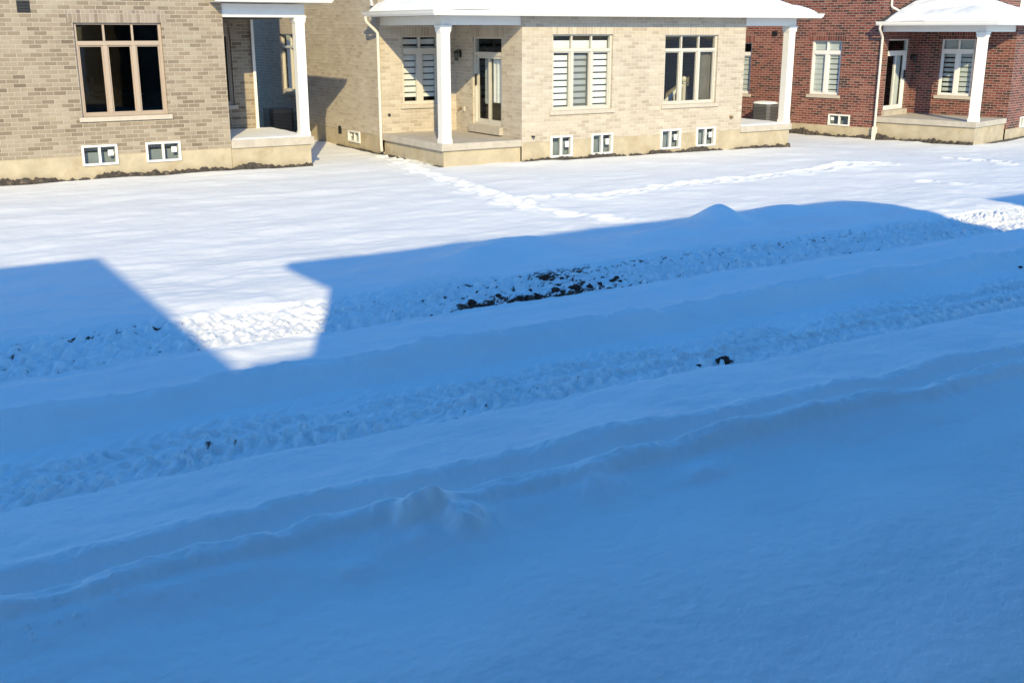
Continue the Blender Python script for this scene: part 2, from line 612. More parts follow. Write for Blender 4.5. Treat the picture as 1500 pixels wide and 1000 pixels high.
def porch_roof(parent, u0, u1, v0, vw, z, pitch, thick, seed, left=True, right=True, snow=0.13, bare=(), gap=0.12):
    """hip roof leaning on the wall at vw: deck, gutter, soffit and the snow lying on it"""
    n = 90
    us = np.linspace(u0, u1, max(20, int((u1 - u0) / 0.05)))
    vs = np.linspace(v0, vw, max(12, int((vw - v0) / 0.05)))
    U, V = np.meshgrid(us, vs)
    D = V - v0
    E = V - v0
    if left:
        D = np.minimum(D, U - u0)
    if right:
        D = np.minimum(D, u1 - U)
    deck = z + D * pitch
    rf = grid_mesh('roof', U, V, deck - 0.012, 'shingle', parent)
    # snow: rounded at the eaves, drifted on top, a little uneven
    edge = D - 0.02 + 0.06 * fbm(U * 1.3, V * 1.3, seed + 3, 4)
    prof = np.sqrt(np.clip(edge / 0.22, 0, 1))
    t = snow * prof * (1.0 + 0.75 * fbm(U * 0.7, V * 0.7, seed, 4)) + 0.01 * fbm(U * 5, V * 5, seed + 9, 3)
    for (bu, bv, ru, rv) in bare:
        t = t - 0.35 * np.exp(-(((U - bu) / ru) ** 2 + ((V - bv) / rv) ** 2)) 
    t = t * sstep(gap * 0.6, gap * 1.5, vw - V + 0.06 * fbm(U * 2, V * 2, seed + 5, 3)) - 0.03 * (1 - sstep(gap * 0.5, gap, vw - V))
    t = np.maximum(t, -0.03)
    t[0, :] = -0.02
    t[:, 0] = -0.02
    t[:, -1] = -0.02
    sn = grid_mesh('roof_snow', U, V, deck + t, 'snow', rf)
    # gutter: a moulded trough along the eaves
    g = MB()
    def prof_run(p, q, nrm):
        pr = [(0.0, -0.11), (0.05, -0.11), (0.085, -0.07), (0.10, -0.02), (0.115, 0.0), (0.095, 0.0), (0.08, -0.015), (0.0, -0.03)]
        a = [(p[0] + nrm[0] * x - (nrm[1] if False else 0), p[1] + nrm[1] * x, z + y) for x, y in pr]
        b = [(q[0] + nrm[0] * x, q[1] + nrm[1] * x, z + y) for x, y in pr]
        return a, b
    # front run, with mitred ends
    def mit(u, v, su, sv):
        pr = [(0.0, -0.115), (0.05, -0.115), (0.08, -0.07), (0.095, -0.02), (0.11, 0.004), (0.09, 0.004), (0.075, -0.012), (0.0, -0.03)]
        return [(u + su * x, v + sv * x, z + y) for x, y in pr]
    ringL = mit(u0, v0, -1 if left else 0, -1)
    ringR = mit(u1, v0, 1 if right else 0, -1)
    g.ring([ringL, ringR])
    if left:
        g.ring([mit(u0, vw, -1, 0), ringL])
    if right:
        g.ring([ringR, mit(u1, vw, 1, 0)])
    g.build('gutter', 'white_paint', rf)
    s = MB()
    s.box((u0 + 0.002, v0 + 0.002, z - thick), (u1 - 0.002, vw - 0.002, z - thick + 0.02))
    s.build('soffit', 'soffit', rf)
    return rf


def ragged(parent, path, zs, seed, hi=0.12, name='membrane_and_gap_shade', off=0.03):
    """torn dimple sheet and thrown-up earth along the foundation foot; red house: shade of the gap"""
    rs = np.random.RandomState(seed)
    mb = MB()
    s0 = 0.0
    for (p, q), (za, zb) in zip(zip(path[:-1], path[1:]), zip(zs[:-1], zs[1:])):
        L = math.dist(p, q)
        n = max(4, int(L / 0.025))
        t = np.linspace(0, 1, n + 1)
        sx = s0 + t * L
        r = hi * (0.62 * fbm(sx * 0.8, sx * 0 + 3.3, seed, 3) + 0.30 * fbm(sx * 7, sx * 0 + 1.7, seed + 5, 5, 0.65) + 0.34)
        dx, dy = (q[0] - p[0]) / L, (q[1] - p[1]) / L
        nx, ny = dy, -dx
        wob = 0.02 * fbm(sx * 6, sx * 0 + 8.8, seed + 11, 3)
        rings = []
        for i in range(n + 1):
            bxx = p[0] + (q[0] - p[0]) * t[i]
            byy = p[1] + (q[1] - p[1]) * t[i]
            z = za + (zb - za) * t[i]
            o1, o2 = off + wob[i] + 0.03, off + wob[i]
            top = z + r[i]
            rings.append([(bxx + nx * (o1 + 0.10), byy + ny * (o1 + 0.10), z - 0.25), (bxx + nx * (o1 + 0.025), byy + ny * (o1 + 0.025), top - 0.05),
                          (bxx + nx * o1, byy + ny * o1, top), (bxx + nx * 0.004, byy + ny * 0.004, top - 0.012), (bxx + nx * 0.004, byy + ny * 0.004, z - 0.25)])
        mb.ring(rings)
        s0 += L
    return mb.build(name, 'membrane_and_shade', parent)


def downspout(parent, path, r=0.038):
    # round the corners of the path a little
    P = [Vector(p) for p in path]
    pts = [P[0]]
    for a, b, c in zip(P[:-2], P[1:-1], P[2:]):
        k = min(0.06, (b - a).length * 0.4, (c - b).length * 0.4)
        p1 = b + (a - b).normalized() * k
        p2 = b + (c - b).normalized() * k
        for t in (0, 0.33, 0.66, 1):
            pts.append(p1 * (1 - t) ** 2 + b * 2 * t * (1 - t) + p2 * t * t)
    pts.append(P[-1])
    return MB().tube(pts, r, 10).build('downspout', 'gutter_metal', parent, smooth=True)


def hip_cap(parent, u0, u1, v0, v1, z, pitch):
    m = min(u1 - u0, v1 - v0) / 2
    h = m * pitch
    if u1 - u0 < v1 - v0:
        c = (u0 + u1) / 2
        A, B = (c, v0 + m, z + h), (c, v1 - m, z + h)
        mb = MB()
        p = [(u0, v0, z), (u1, v0, z), (u1, v1, z), (u0, v1, z)]
        mb.face([p[0], p[1], A]); mb.face([p[1], p[2], B, A]); mb.face([p[2], p[3], B]); mb.face([p[3], p[0], A, B])
    else:
        c = (v0 + v1) / 2
        A, B = (u0 + m, c, z + h), (u1 - m, c, z + h)
        mb = MB()
        p = [(u0, v0, z), (u1, v0, z), (u1, v1, z), (u0, v1, z)]
        mb.face([p[0], p[1], B, A]); mb.face([p[1], p[2], B]); mb.face([p[2], p[3], A, B]); mb.face([p[3], p[0], A])
    q = [(x, y, z - 0.16) for x, y, _ in p]
    for i in range(4):
        j = (i + 1) % 4
        mb.face([q[i], q[j], p[j], p[i]])
    mb.face(q)
    return mb.build('main_roof', 'snow', parent)


def vent(parent, F, a0, a1, z0, z1, name='wall_vent'):
    f = MB()
    bx(f, F, a0, a1, -0.012, 0.01, z0, z1)
    n = 4
    for i in range(n):
        z = z0 + (i + 0.5) * (z1 - z0) / n
        bx(f, F, a0 + 0.015, a1 - 0.015, -0.03, -0.012, z - 0.012, z + 0.006)
    return f.build(name, 'black_metal', parent)


def lantern(parent, F, a, z, mat='black_metal'):
    f = MB()
    bx(f, F, a - 0.045, a + 0.045, -0.02, 0.0, z - 0.02, z + 0.16)
    c = F(a, -0.13, z)
    f.tube([F(a, -0.02, z + 0.10), F(a, -0.09, z + 0.17), F(a, -0.13, z + 0.13)], 0.014, 8)
    f.lathe(c, [(0.02, 0.15), (0.075, 0.10), (0.07, 0.085), (0.02, 0.085)], 10)
    f.lathe(c, [(0.05, -0.10), (0.055, -0.08), (0.03, -0.08)], 10)
    o = f.build('wall_lantern', mat, parent)
    MB().lathe(c, [(0.042, -0.08), (0.058, 0.085)], 10).build('lamp_glass', 'glass_dark', o)
    return o


def faucet(parent, F, a, z):
    f = MB()
    bx(f, F, a - 0.03, a + 0.03, -0.012, 0.0, z - 0.03, z + 0.03)
    f.tube([F(a, 0, z), F(a, -0.08, z), F(a, -0.11, z - 0.02), F(a, -0.115, z - 0.06)], 0.012, 8)
    f.tube([F(a - 0.035, -0.07, z + 0.045), F(a + 0.035, -0.07, z + 0.045)], 0.01, 8)
    f.tube([F(a, -0.07, z), F(a, -0.07, z + 0.045)], 0.008, 8)
    return f.build('outdoor_tap', 'brass', parent)


def patio_door(parent, F, a0, a1, z0, z1, vinyl, sold, near_low=True, transom=0.40):
    f = MB()
    fr = 0.06
    d0, d1 = 0.05, 0.15
    zt = z1 - transom
    bx(f, F, a0, a0 + fr, d0, d1, z0, z1)
    bx(f, F, a1 - fr, a1, d0, d1, z0, z1)
    bx(f, F, a0 + fr, a1 - fr, d0, d1, z0, z0 + fr)
    bx(f, F, a0 + fr, a1 - fr, d0, d1, z1 - fr * 0.7, z1)
    bx(f, F, a0 + fr, a1 - fr, d0 - 0.01, d1, zt - 0.045, zt + 0.045)
    o = f.build('patio_door', vinyl, parent, bevel=0.004)
    m = (a0 + a1) / 2
    g = MB()
    bx(g, F, a0 + fr, a1 - fr, d0 + 0.05, d0 + 0.056, zt + 0.045, z1 - fr * 0.7)
    for i, (b0, b1, dd) in enumerate(((a0 + fr, m + 0.03, 0.0), (m - 0.03, a1 - fr, 0.04))):
        p = MB()
        s = 0.065
        e0, e1 = d0 + 0.008 + dd, d0 + 0.045 + dd
        bx(p, F, b0, b0 + s, e0, e1, z0 + fr, zt - 0.045)
        bx(p, F, b1 - s, b1, e0, e1, z0 + fr, zt - 0.045)
        bx(p, F, b0 + s, b1 - s, e0, e1, z0 + fr, z0 + fr + s * 1.2)
        bx(p, F, b0 + s, b1 - s, e0, e1, zt - 0.045 - s, zt - 0.045)
        pn = p.build('sliding_panel', vinyl, o, bevel=0.003)
        bx(g, F, b0 + s - 0.003, b1 - s + 0.003, (e0 + e1) / 2, (e0 + e1) / 2 + 0.006, z0 + fr + s, zt - 0.045 - s)
    g.build('pane', 'glass', o)
    h = MB()
    b = a1 - fr - 0.03 if not near_low else a1 - fr - 0.035
    bx(h, F, b - 0.015, b + 0.015, d0 - 0.035, d0 + 0.01, z0 + 0.95, z0 + 1.22)
    h.build('handle', 'black_metal', o)
    bx(MB(), F, a0 - 0.06, a1 + 0.06, -0.10, 0.05, z0 - 0.19, z0 - 0.003).build('door_step', 'concrete', o, bevel=0.006)
    if sold:
        bx(MB(), F, a0 - 0.12, a1 + 0.12, -0.004, 0.03, z1 + 0.003, z1 + 0.25).build('lintel', sold, o)
    return o


def ac_unit(name, loc, rz, label, snow=True, w=0.72, h=0.72):
    r = empty(name, loc, rz)
    tag(r, label, 'air conditioner')
    b = MB()
    k = w / 2
    ch = 0.09
    oct_ = [(-k + ch, -k), (k - ch, -k), (k, -k + ch), (k, k - ch), (k - ch, k), (-k + ch, k), (-k, k - ch), (-k, -k + ch)]
    b.ring([[(x, y, z) for x, y in oct_] for z in (0.03, h)])
    body = b.build('casing', 'unit_metal', r, bevel=0.006)
    lv = MB()
    for i in range(14):
        z = 0.10 + i * (h - 0.2) / 13
        lv.ring([[(x * 1.018, y * 1.018, z + q) for x, y in oct_] for q in (0, 0.016)])
    lv.build('louvre', 'black_metal', r)
    MB().ring([[(x * 1.03, y * 1.03, z) for x, y in oct_] for z in (h + 0.002, h + 0.03)]).build('lid', 'unit_metal', r)
    MB().box((-k - 0.06, -k - 0.06, -0.12), (k + 0.06, k + 0.06, 0.028)).build('pad', 'concrete', r)
    MB().tube([(k - 0.05, k + 0.02, 0.12), (k - 0.05, k + 0.2, 0.12), (k - 0.05, k + 0.24, 0.45)], 0.02).build('refrigerant_pipe', 'white_vinyl', r)
    if snow:
        rg = []
        for s, z in ((1.02, h + 0.033), (1.0, h + 0.055), (0.85, h + 0.085), (0.5, h + 0.10)):
            rg.append([(x * s, y * s, z + 0.01 * math.sin(3 * x + 5 * y)) for x, y in oct_])
        MB().ring(rg).build('snow_cap', 'snow', r, smooth=True)
    return r


# ------------------------------------------------------------------ terrain
def base_z(X, Y):
    far = sstep(13.0, 20.0, Y)
    zx = np.interp(X, [0, 10, 13, 20, 23, 26.5, 34], [0.12, 0.10, 0.10, 0.03, -0.03, -0.19, -0.2])
    return far * zx


PROF = np.array([(-20, -0.02), (0, 0.0), (3.5, 0.0), (4.7, 0.0), (5.0, 0.015), (5.25, 0.045), (5.45, 0.095), (5.59, 0.135), (5.655, 0.207), (5.765, 0.216), (5.80, 0.12), (5.86, 0.035), (5.94, 0.05), (6.05, 0.155),
                 (6.085, 0.193), (6.185, 0.20), (6.27, 0.155), (6.6, 0.125), (7.15, 0.10), (7.24, 0.085), (7.30, 0.035), (7.6, 0.02), (8.25, 0.02), (8.5, 0.045), (8.68, 0.12), (8.8, 0.195),
                 (8.86, 0.215), (8.94, 0.215), (9.02, 0.15), (9.25, 0.10), (9.5, 0.085), (9.8, 0.10), (9.95, 0.115), (10.1, 0.11), (10.2, 0.105), (10.25, 0.03), (10.4, 0.0), (11.2, 0.035),
                 (11.45, 0.07), (11.6, 0.12), (11.9, 0.14), (12.6, 0.12), (13.4, 0.09), (15, 0.04), (18, 0.01), (24, 0.0), (40, 0.0)])
FP = np.arange(-20, 40, 0.01)
FZ = np.interp(FP, PROF[:, 0], PROF[:, 1])
kk = np.exp(-0.5 * (np.arange(-10, 11) / 1.8) ** 2)
FZ = np.convolve(np.pad(FZ, 10, mode='edge'), kk / kk.sum(), mode='valid')

# lumps of snow: (x, y, radius_x, radius_y, height)
LUMPS = [(2.84, 5.70, 0.17, 0.08, 0.075), (2.95, 5.66, 0.12, 0.09, 0.045), (2.72, 5.68, 0.07, 0.07, 0.03), (3.08, 5.56, 0.13, 0.11, 0.065), (3.03, 5.46, 0.10, 0.09, 0.035), (3.20, 5.60, 0.13, 0.10, 0.03), (2.74, 5.52, 0.12, 0.08, 0.022), (2.98, 5.34, 0.28, 0.16, 0.02),
         (4.1, 5.56, 0.16, 0.13, 0.05), (4.95, 5.42, 0.18, 0.10, 0.045), (2.25, 5.40, 0.15, 0.10, 0.04), (5.45, 5.78, 0.45, 0.12, 0.04), (6.6, 5.7, 0.5, 0.12, 0.035), (4.5, 5.72, 0.3, 0.1, 0.03),
         (1.05, 5.6, 0.4, 0.1, 0.03), (20.2, 17.8, 0.7, 0.5, 0.10), (8.0, 12.9, 0.75, 0.45, 0.18), (7.2, 12.6, 0.7, 0.35, 0.10), (11.95, 13.05, 0.42, 0.38, 0.30), (13.3, 13.2, 0.8, 0.40, 0.14), (10.6, 12.6, 0.9, 0.4, 0.10), (14.8, 13.0, 1.3, 0.6, 0.08),
         (5.0, 8.85, 0.6, 0.14, 0.05), (9.0, 8.8, 0.8, 0.14, 0.05), (2.4, 8.9, 0.6, 0.14, 0.04), (7.0, 8.75, 0.5, 0.12, 0.04)]
DENTS = []
def trail(pts, step, depth, seed, rx=0.20, ry=0.15):
    rs = np.random.RandomState(seed)
    k = 0
    for p, q in zip(pts[:-1], pts[1:]):
        L = math.dist(p, q)
        n = int(L / step)
        for i in range(n):
            t = (i + rs.rand() * 0.3) / n
            off = 0.06 * (1 if k % 2 else -1) + rs.randn() * 0.04
            dx, dy = (q[0] - p[0]) / L, (q[1] - p[1]) / L
            DENTS.append((p[0] + (q[0] - p[0]) * t - dy * off, p[1] + (q[1] - p[1]) * t + dx * off, rx * (0.8 + 0.5 * rs.rand()), ry * (0.8 + 0.5 * rs.rand()), depth * (0.7 + 0.6 * rs.rand())))
            k += 1
trail([(11.6, 24.6), (11.0, 21.9), (10.8, 19.9), (10.45, 17.4), (10.4, 15.8), (10.7, 14.8), (11.0, 13.9)], 0.36, 0.05, 3)
trail([(10.4, 17.0), (11.2, 17.1), (12.2, 16.6), (14.3, 17.0), (17.3, 17.3), (19.8, 17.6), (21.8, 17.7)], 0.36, 0.055, 5)
trail([(24.6, 18.2), (24.4, 16.8), (23.8, 15.6)], 0.45, 0.06, 8)
trail([(19.4, 14.3), (19.8, 15.4)], 0.45, 0.05, 9)


def terrain(X, Y):
    n_lo = fbm(X * 0.55, X * 0 + 0.5, 21, 3)
    n_cr = fbm(X * 1.6, Y * 0.25, 33, 4)
    warp = np.interp(X, [-5, 0.5, 3, 5.4, 9.5, 20], [0.16, 0.13, 0.05, 0.0, -0.14, -0.2]) * sstep(9.5, 6.0, Y)
    warp = warp + 0.07 * n_lo + 0.04 * n_cr + 0.012 * fbm(X * 9, Y * 2, 35, 2)
    yy = Y - warp
    z = np.interp(yy, FP, FZ)
    crest = np.exp(-((yy - 5.72) / 0.13) ** 2) + np.exp(-((yy - 6.13) / 0.09) ** 2) + np.exp(-((yy - 8.9) / 0.16) ** 2) + 0.6 * np.exp(-((yy - 10.2) / 0.25) ** 2)
    z = z * (1 + 0.30 * fbm(X * 1.0, Y * 1.5, 40, 3) * sstep(4.5, 5.5, Y)) + crest * 0.03 * fbm(X * 3.5, Y * 3.5, 44, 4)
    z = z + crest * 0.010 * np.abs(fbm(X * 14, Y * 14, 46, 3))
    lipn = 0.6 + 0.8 * np.clip(0.5 + fbm(X * 2.2, Y, 47, 3), 0, 1)
    z = z + lipn * (0.0 * yy + 0.016 * np.exp(-((yy - 8.91) / 0.035) ** 2) + 0.012 * np.exp(-((yy - 10.17) / 0.035) ** 2))
    # a flatter gap in the ridge where the furrow between both crests is filled
    z = z + 0.07 * np.exp(-((X - 2.25) / 0.16) ** 2 - ((yy - 5.88) / 0.09) ** 2)
    # soft, wind-laid undulation
    open_ = sstep(12.0, 14.0, Y)
    z = z + 0.022 * fbm(X * 0.5, Y * 0.7, 50, 4) * (0.4 + open_)
    drift = fbm(X * 0.42 + 0.15 * Y, Y * 1.25 - 0.22 * X, 52, 3)
    z = z + open_ * 0.022 * drift * (0.6 + 0.8 * sstep(14, 4, X))
    z = z + open_ * 0.05 * np.clip(fbm(X * 0.33, Y * 0.9 + 0.1 * X, 57, 3) - 0.18, 0, 1)
    z = z + 0.004 * fbm(X * 4, Y * 6, 58, 3)
    near = sstep(9.5, 7.0, Y)
    z = z + near * (0.05 * fbm(X * 0.55, Y * 0.8, 53, 2) * sstep(6.0, 4.8, Y) + 0.0045 * fbm(X * 9, Y * 11, 54, 3) + 0.0018 * fbm(X * 40, Y * 40, 56, 2))
    crumb = sstep(0.42, 0.60, fbm(X * 13, Y * 13, 55, 2)) * np.exp(-((yy - 5.65) / 0.32) ** 2) * np.clip(0.3 + fbm(X * 0.9, Y, 51, 2), 0, 1)
    z = z + 0.022 * crumb
    # machine track in the middle: pressed tread marks
    ca, sa = math.cos(0.62), math.sin(0.62)
    A, B = X * ca + Y * sa, -X * sa + Y * ca
    wobA = 0.25 * fbm(X * 1.3, Y * 1.6, 59, 2)
    n1 = fbm(A * 4.6 + wobA, B * 10.5 + wobA, 60, 2, 0.4)
    n2 = fbm(A * 10, B * 19.0, 66, 2, 0.45)
    t1 = sstep(7.24, 7.38, yy) * (1 - sstep(7.9, 8.75, yy))
    amp = 0.55 + 0.9 * np.clip(0.4 + fbm(X * 0.8, Y * 2.0, 71, 3), 0, 1)
    lug = sstep(-0.05, 0.22, n1)
    # two lanes of slanting lugs pressed by the machine's tracks, broken up where snow fell back
    def lugs(period, lane, half, skew, seed, drop):
        w = 0.16 * fbm(X * 1.5, Y * 1.5, seed, 3) + 0.05 * fbm(X * 6, Y * 6, seed + 4, 2)
        ph = (X + skew * np.abs(yy - lane) + w * 0.8) / period
        pulse = sstep(-0.15, 0.55, np.sin(2 * np.pi * ph)) * sstep(half, half * 0.7, np.abs(yy - lane + 0.4 * w))
        return pulse * np.clip(drop + 1.5 * fbm(X * 1.2, Y * 2.5, seed + 8, 3), 0, 1.15)
    tread = lugs(0.155, 7.58, 0.24, 0.55, 61, 0.75) + 0.75 * lugs(0.155, 8.12, 0.24, -0.55, 64, 0.6)
    z = z + t1 * (0.048 * tread + amp * (0.012 * lug + 0.016 * n1 + 0.012 * n2 + 0.010 * fbm(A * 17, B * 30, 68, 2) * sstep(8.4, 7.6, yy)))
    z = z + 0.025 * np.exp(-((yy - 7.28) / 0.05) ** 2) * (0.5 + fbm(X * 4, Y * 4, 73, 3))
    # churned track with bare soil
    t2 = sstep(10.2, 10.32, yy) * (1 - sstep(11.35, 11.75, yy))
    A2, B2 = X * 0.80 - Y * 0.60, X * 0.60 + Y * 0.80
    c1 = fbm(A2 * 9.0 + wobA, B2 * 4.6, 80, 3, 0.5)
    c2 = fbm(X * 9 - 3 * Y, Y * 12 + 2 * X, 86, 3, 0.6)
    hollow = np.exp(-((X - 6.75) / 1.0) ** 2) * sstep(10.25, 10.5, yy) * (1 - sstep(10.75, 11.25, yy))
    ck2 = sstep(-0.05, 0.25, c1)
    z = z + t2 * 0.040 * (lugs(0.19, 10.72, 0.30, 0.5, 161, 0.7) + lugs(0.19, 11.25, 0.26, -0.5, 164, 0.6))
    z = z + t2 * (0.012 * ck2 + 0.022 * c1 + 0.024 * c2 + 0.012 * fbm(X * 22, Y * 30, 89, 2)) - 0.03 * hollow + 0.02 * hollow * fbm(X * 11, Y * 14, 87, 3)
    # soil shows in the lowest, scraped parts
    bias = np.interp(X, [-5, 1.0, 1.8, 2.8, 3.2, 4.6, 5.2, 5.9, 6.2, 7.3, 7.7, 8.2, 9.2, 10.5, 12.5, 14.5, 16, 30],
                     [0.10, 0.15, 0.15, 0.12, -0.1, -0.1, 0.10, 0.14, 0.24, 0.30, 0.42, 0.26, 0.16, 0.16, 0.17, 0.08, -0.1, -0.2])
    lowedge = np.exp(-((yy - 10.60) / 0.22) ** 2) * np.interp(X, [0, 5.6, 5.8, 6.0, 7.4, 7.9, 8.6, 30], [0.0, 0.0, 0.45, 0.74, 0.64, 0.16, 0.0, 0.0])
    lowedge = lowedge * (0.95 + 0.6 * fbm(X * 2.5, Y * 2, 92, 3))
    topedge = np.exp(-((yy - 11.45) / 0.16) ** 2) * np.interp(X, [0, 1, 2.6, 3.0, 7.2, 7.5, 8.6, 13, 15, 30], [0.05, 0.18, 0.22, 0.0, 0.02, 0.36, 0.18, 0.14, 0.0, 0])
    pat = fbm(X * 8.0 + 3.5 * Y, Y * 15.0, 90, 4, 0.72) - 0.7 * c1 - 0.3 * c2
    soil = t2 * sstep(0.36, 0.80, bias + lowedge + topedge + 0.62 * pat)
    sp = fbm(X * 5.5, Y * 7.5, 95, 3, 0.6)
    soil = np.maximum(soil, 0.7 * t1 * sstep(0.52, 0.72, sp) * np.interp(X, [1.3, 1.8, 6, 9], [0, 1, 0.9, 0.3]))
    for (lx, ly, rx, ry, hh) in LUMPS:
        q = ((X - lx) / rx) ** 2 + ((Y - ly) / ry) ** 2
        m = q < 9
        if m.any():
            e = np.exp(-q[m] ** 1.75) if hh > 0.055 and ly < 8 else np.exp(-q[m])
            z[m] += hh * e * (1 + (0.30 * fbm(X[m] * 8.5 + 3.1, Y[m] * 8.5, 99, 3) if ly < 8 else 0.2 * fbm(X[m] * 1.8, Y[m] * 1.8, 98, 2)))
    for (lx, ly, rx, ry, hh) in DENTS:
        q = ((X - lx) / rx) ** 2 + ((Y - ly) / ry) ** 2
        m = q < 9
        if m.any():
            e = q[m]
            z[m] += -hh * np.exp(-e ** 1.5) + hh * 0.45 * np.exp(-((np.sqrt(e) - 1.45) / 0.4) ** 2)
    return z + base_z(X, Y), soil


ys = [0.6]
while ys[-1] < 42:
    ys.append(ys[-1] + max(0.011, ys[-1] * 0.0021 if ys[-1] < 16 else ys[-1] * 0.0032))
ys = np.array(ys)
nu = 1100
tt = np.linspace(0, 1, nu)
xa = -4.0 - 0.0 * ys
xb = 6.0 + 1.72 * ys
# denser where the camera looks: X/Y between 0 and 1.75
GX = np.empty((len(ys), nu))
for i, y in enumerate(ys):
    lo, hi = -0.5, 1.0 + 1.70 * y
    k = np.concatenate([np.linspace(-5.0, lo, 60, endpoint=False), np.linspace(lo, hi, nu - 120), np.linspace(hi, hi + 9.0, 61)[1:]])
    GX[i] = k[:nu] if len(k) >= nu else np.pad(k, (0, nu - len(k)), mode='edge')
GY = np.repeat(ys[:, None], nu, 1)
GZ, GS = terrain(GX, GY)
GZ[0, :] -= 0.3
GZ[-1, :] -= 0.3
GZ[:, 0] -= 0.3
GZ[:, -1] -= 0.3
g = grid_mesh('snowy_ground', GX, GY, GZ, 'snow_ground', None, {'soil': GS})
tag(g, 'snow covered back yards with ploughed ridges and churned machine tracks', 'ground', kind='structure')
fx, fy = np.meshgrid(np.linspace(-400, 400, 9), np.linspace(-400, 400, 9))
g2 = grid_mesh('snow_field', fx, fy, fx * 0 - 0.32, 'snow', None)
tag(g2, 'flat snow covered land around the yards', 'ground', kind='structure')


def gz(x, y):
    a, _ = terrain(np.array([[float(x)]]), np.array([[float(y)]]))
    return float(a[0, 0])


# ------------------------------------------------------------------ tan house (left)
T = empty('brick_house', (2.7, 24.0, 0.0))
T.location = (0, 0, 0)
tag(T, 'tan and brown brick house with sand framed three part window and corner porch', 'house')
b = MB()
winL = (4.43, 6.18, 1.38, 3.25)
bl = [(4.33, 5.05, 0.39, 0.81), (5.63, 6.37, 0.39, 0.81)]
YL, YB, XR, XB = 24.0, 26.5, 7.49, 9.0
wall(b, front(YL), -3.0, XR, 0.60, 7.0, [winL] + bl)
bwin = (7.55, 8.43, 1.36, 3.02)
wall(b, front(YB), XR, XB, 0.60, 7.0, [bwin])
wall(b, rside(XR), YL, YB, 0.60, 7.0)
wall(b, rside(XB), YB, 37.0, 0.60, 7.0)
wall(b, side(-3.0), YL, 37.0, 0.60, 7.0)
wall(b, back(37.0), -3.0, XB, 0.60, 7.0)
b.build('wall', 'tan_brick', T)
f = MB()
wall(f, front(YL), -3.0, XR, -0.5, 0.60, bl, d=0.008)
wall(f, rside(XR), YL, YB, -0.5, 0.60, d=0.008)
wall(f, front(YB), XR, XB, -0.5, 0.60, d=0.008)
wall(f, rside(XB), YB, 37.0, -0.5, 0.60, d=0.008)
wall(f, side(-3.0), YL, 37.0, -0.5, 0.60, d=0.008)
f.build('foundation', 'parging', T)
MB().box((XR + 0.006, YL + 0.012, -0.5), (9.36, YB - 0.002, 0.575)).build('porch_base', 'parging', T)
sl_ = MB().box((XR + 0.004, YL - 0.03, 0.578), (9.44, YB - 0.004, 0.76)).build('porch_slab', 'concrete', T, bevel=0.012)
us, vs = np.meshgrid(np.linspace(XR + 0.03, 9.41, 60), np.linspace(YL, YB - 0.02, 60))
e = np.minimum.reduce([us - us.min(), us.max() - us, vs - vs.min()])
grid_mesh('slab_snow', us, vs, 0.755 + 0.035 * np.clip(e / 0.12, 0, 1) ** 0.5 + 0.012 * fbm(us * 2, vs * 2, 5, 3), 'snow', sl_)
window(T, front(YL), *winL, 3, 'sand_vinyl', 'tan_soldier', transom=0.40, glass='glass_dark', mul=0.085, fr=0.06)
window(T, front(YB), *bwin, 1, 'sand_vinyl', 'tan_soldier', transom=0.0, glass='glass_dark')
for q in bl:
    basement_window(T, front(YL), *q)
vent(T, front(YL), 3.42, 3.66, 3.44, 3.67)
column(T, 9.25, YL + 0.13, 0.76, 3.42)
MB().box((8.92, YB - 0.07, 0.765), (8.99, YB - 0.004, 3.42)).build('wall_post', 'white_paint', T, bevel=0.004)
bm_ = MB()
bm_.box((XR + 0.003, YL + 0.03, 3.423), (9.37, YL + 0.23, 3.66))
bm_.box((9.15, YL + 0.232, 3.423), (9.37, YB - 0.003, 3.66))
bm_.box((XR + 0.003, YL + 0.015, 3.38), (9.385, YL + 0.245, 3.421))
bm_.build('porch_beam', 'white_paint', T)
porch_roof(T, 7.22, 9.78, YL - 0.42, YB - 0.004, 3.80, 0.3, 0.12, 11, left=False, right=True)
MB().box((-2.9, YL + 0.2, 0.64), (XB - 0.1, 36.9, 0.68)).build('floor', 'dark_floor', T)
MB().box((-2.9, YL + 0.2, 3.35), (XB - 0.1, 36.9, 3.38)).build('ceiling', 'interior', T)
MB().box((-2.9, 31.0, 0.68), (XB - 0.1, 31.1, 3.35)).build('partition', 'interior', T)
hip_cap(T, -3.4, XR + 0.3, YL - 0.4, 31.0, 7.0, 0.4)
hip_cap(T, -3.4, XB + 0.45, YB - 0.3, 37.4, 7.012, 0.4)
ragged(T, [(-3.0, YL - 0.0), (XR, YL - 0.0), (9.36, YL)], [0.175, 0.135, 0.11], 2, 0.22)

kc = empty('kitchen_counter', (5.6, 29.2, 0.68))
tag(kc, 'pale kitchen counter standing in the dark room behind the sand framed window', 'counter')
MB().box((-1.2, -0.3, 0.0), (1.2, 0.3, 0.86)).build('cabinet', 'dark_floor', kc)
MB().box((-1.25, -0.33, 0.863), (1.25, 0.33, 0.90)).build('worktop', 'sheer', kc)
MB().tube([(0.1, 0.1, 0.9), (0.1, 0.1, 1.2), (0.1, 0.0, 1.28), (0.1, -0.12, 1.2)], 0.018).build('tap', 'sheer', kc)

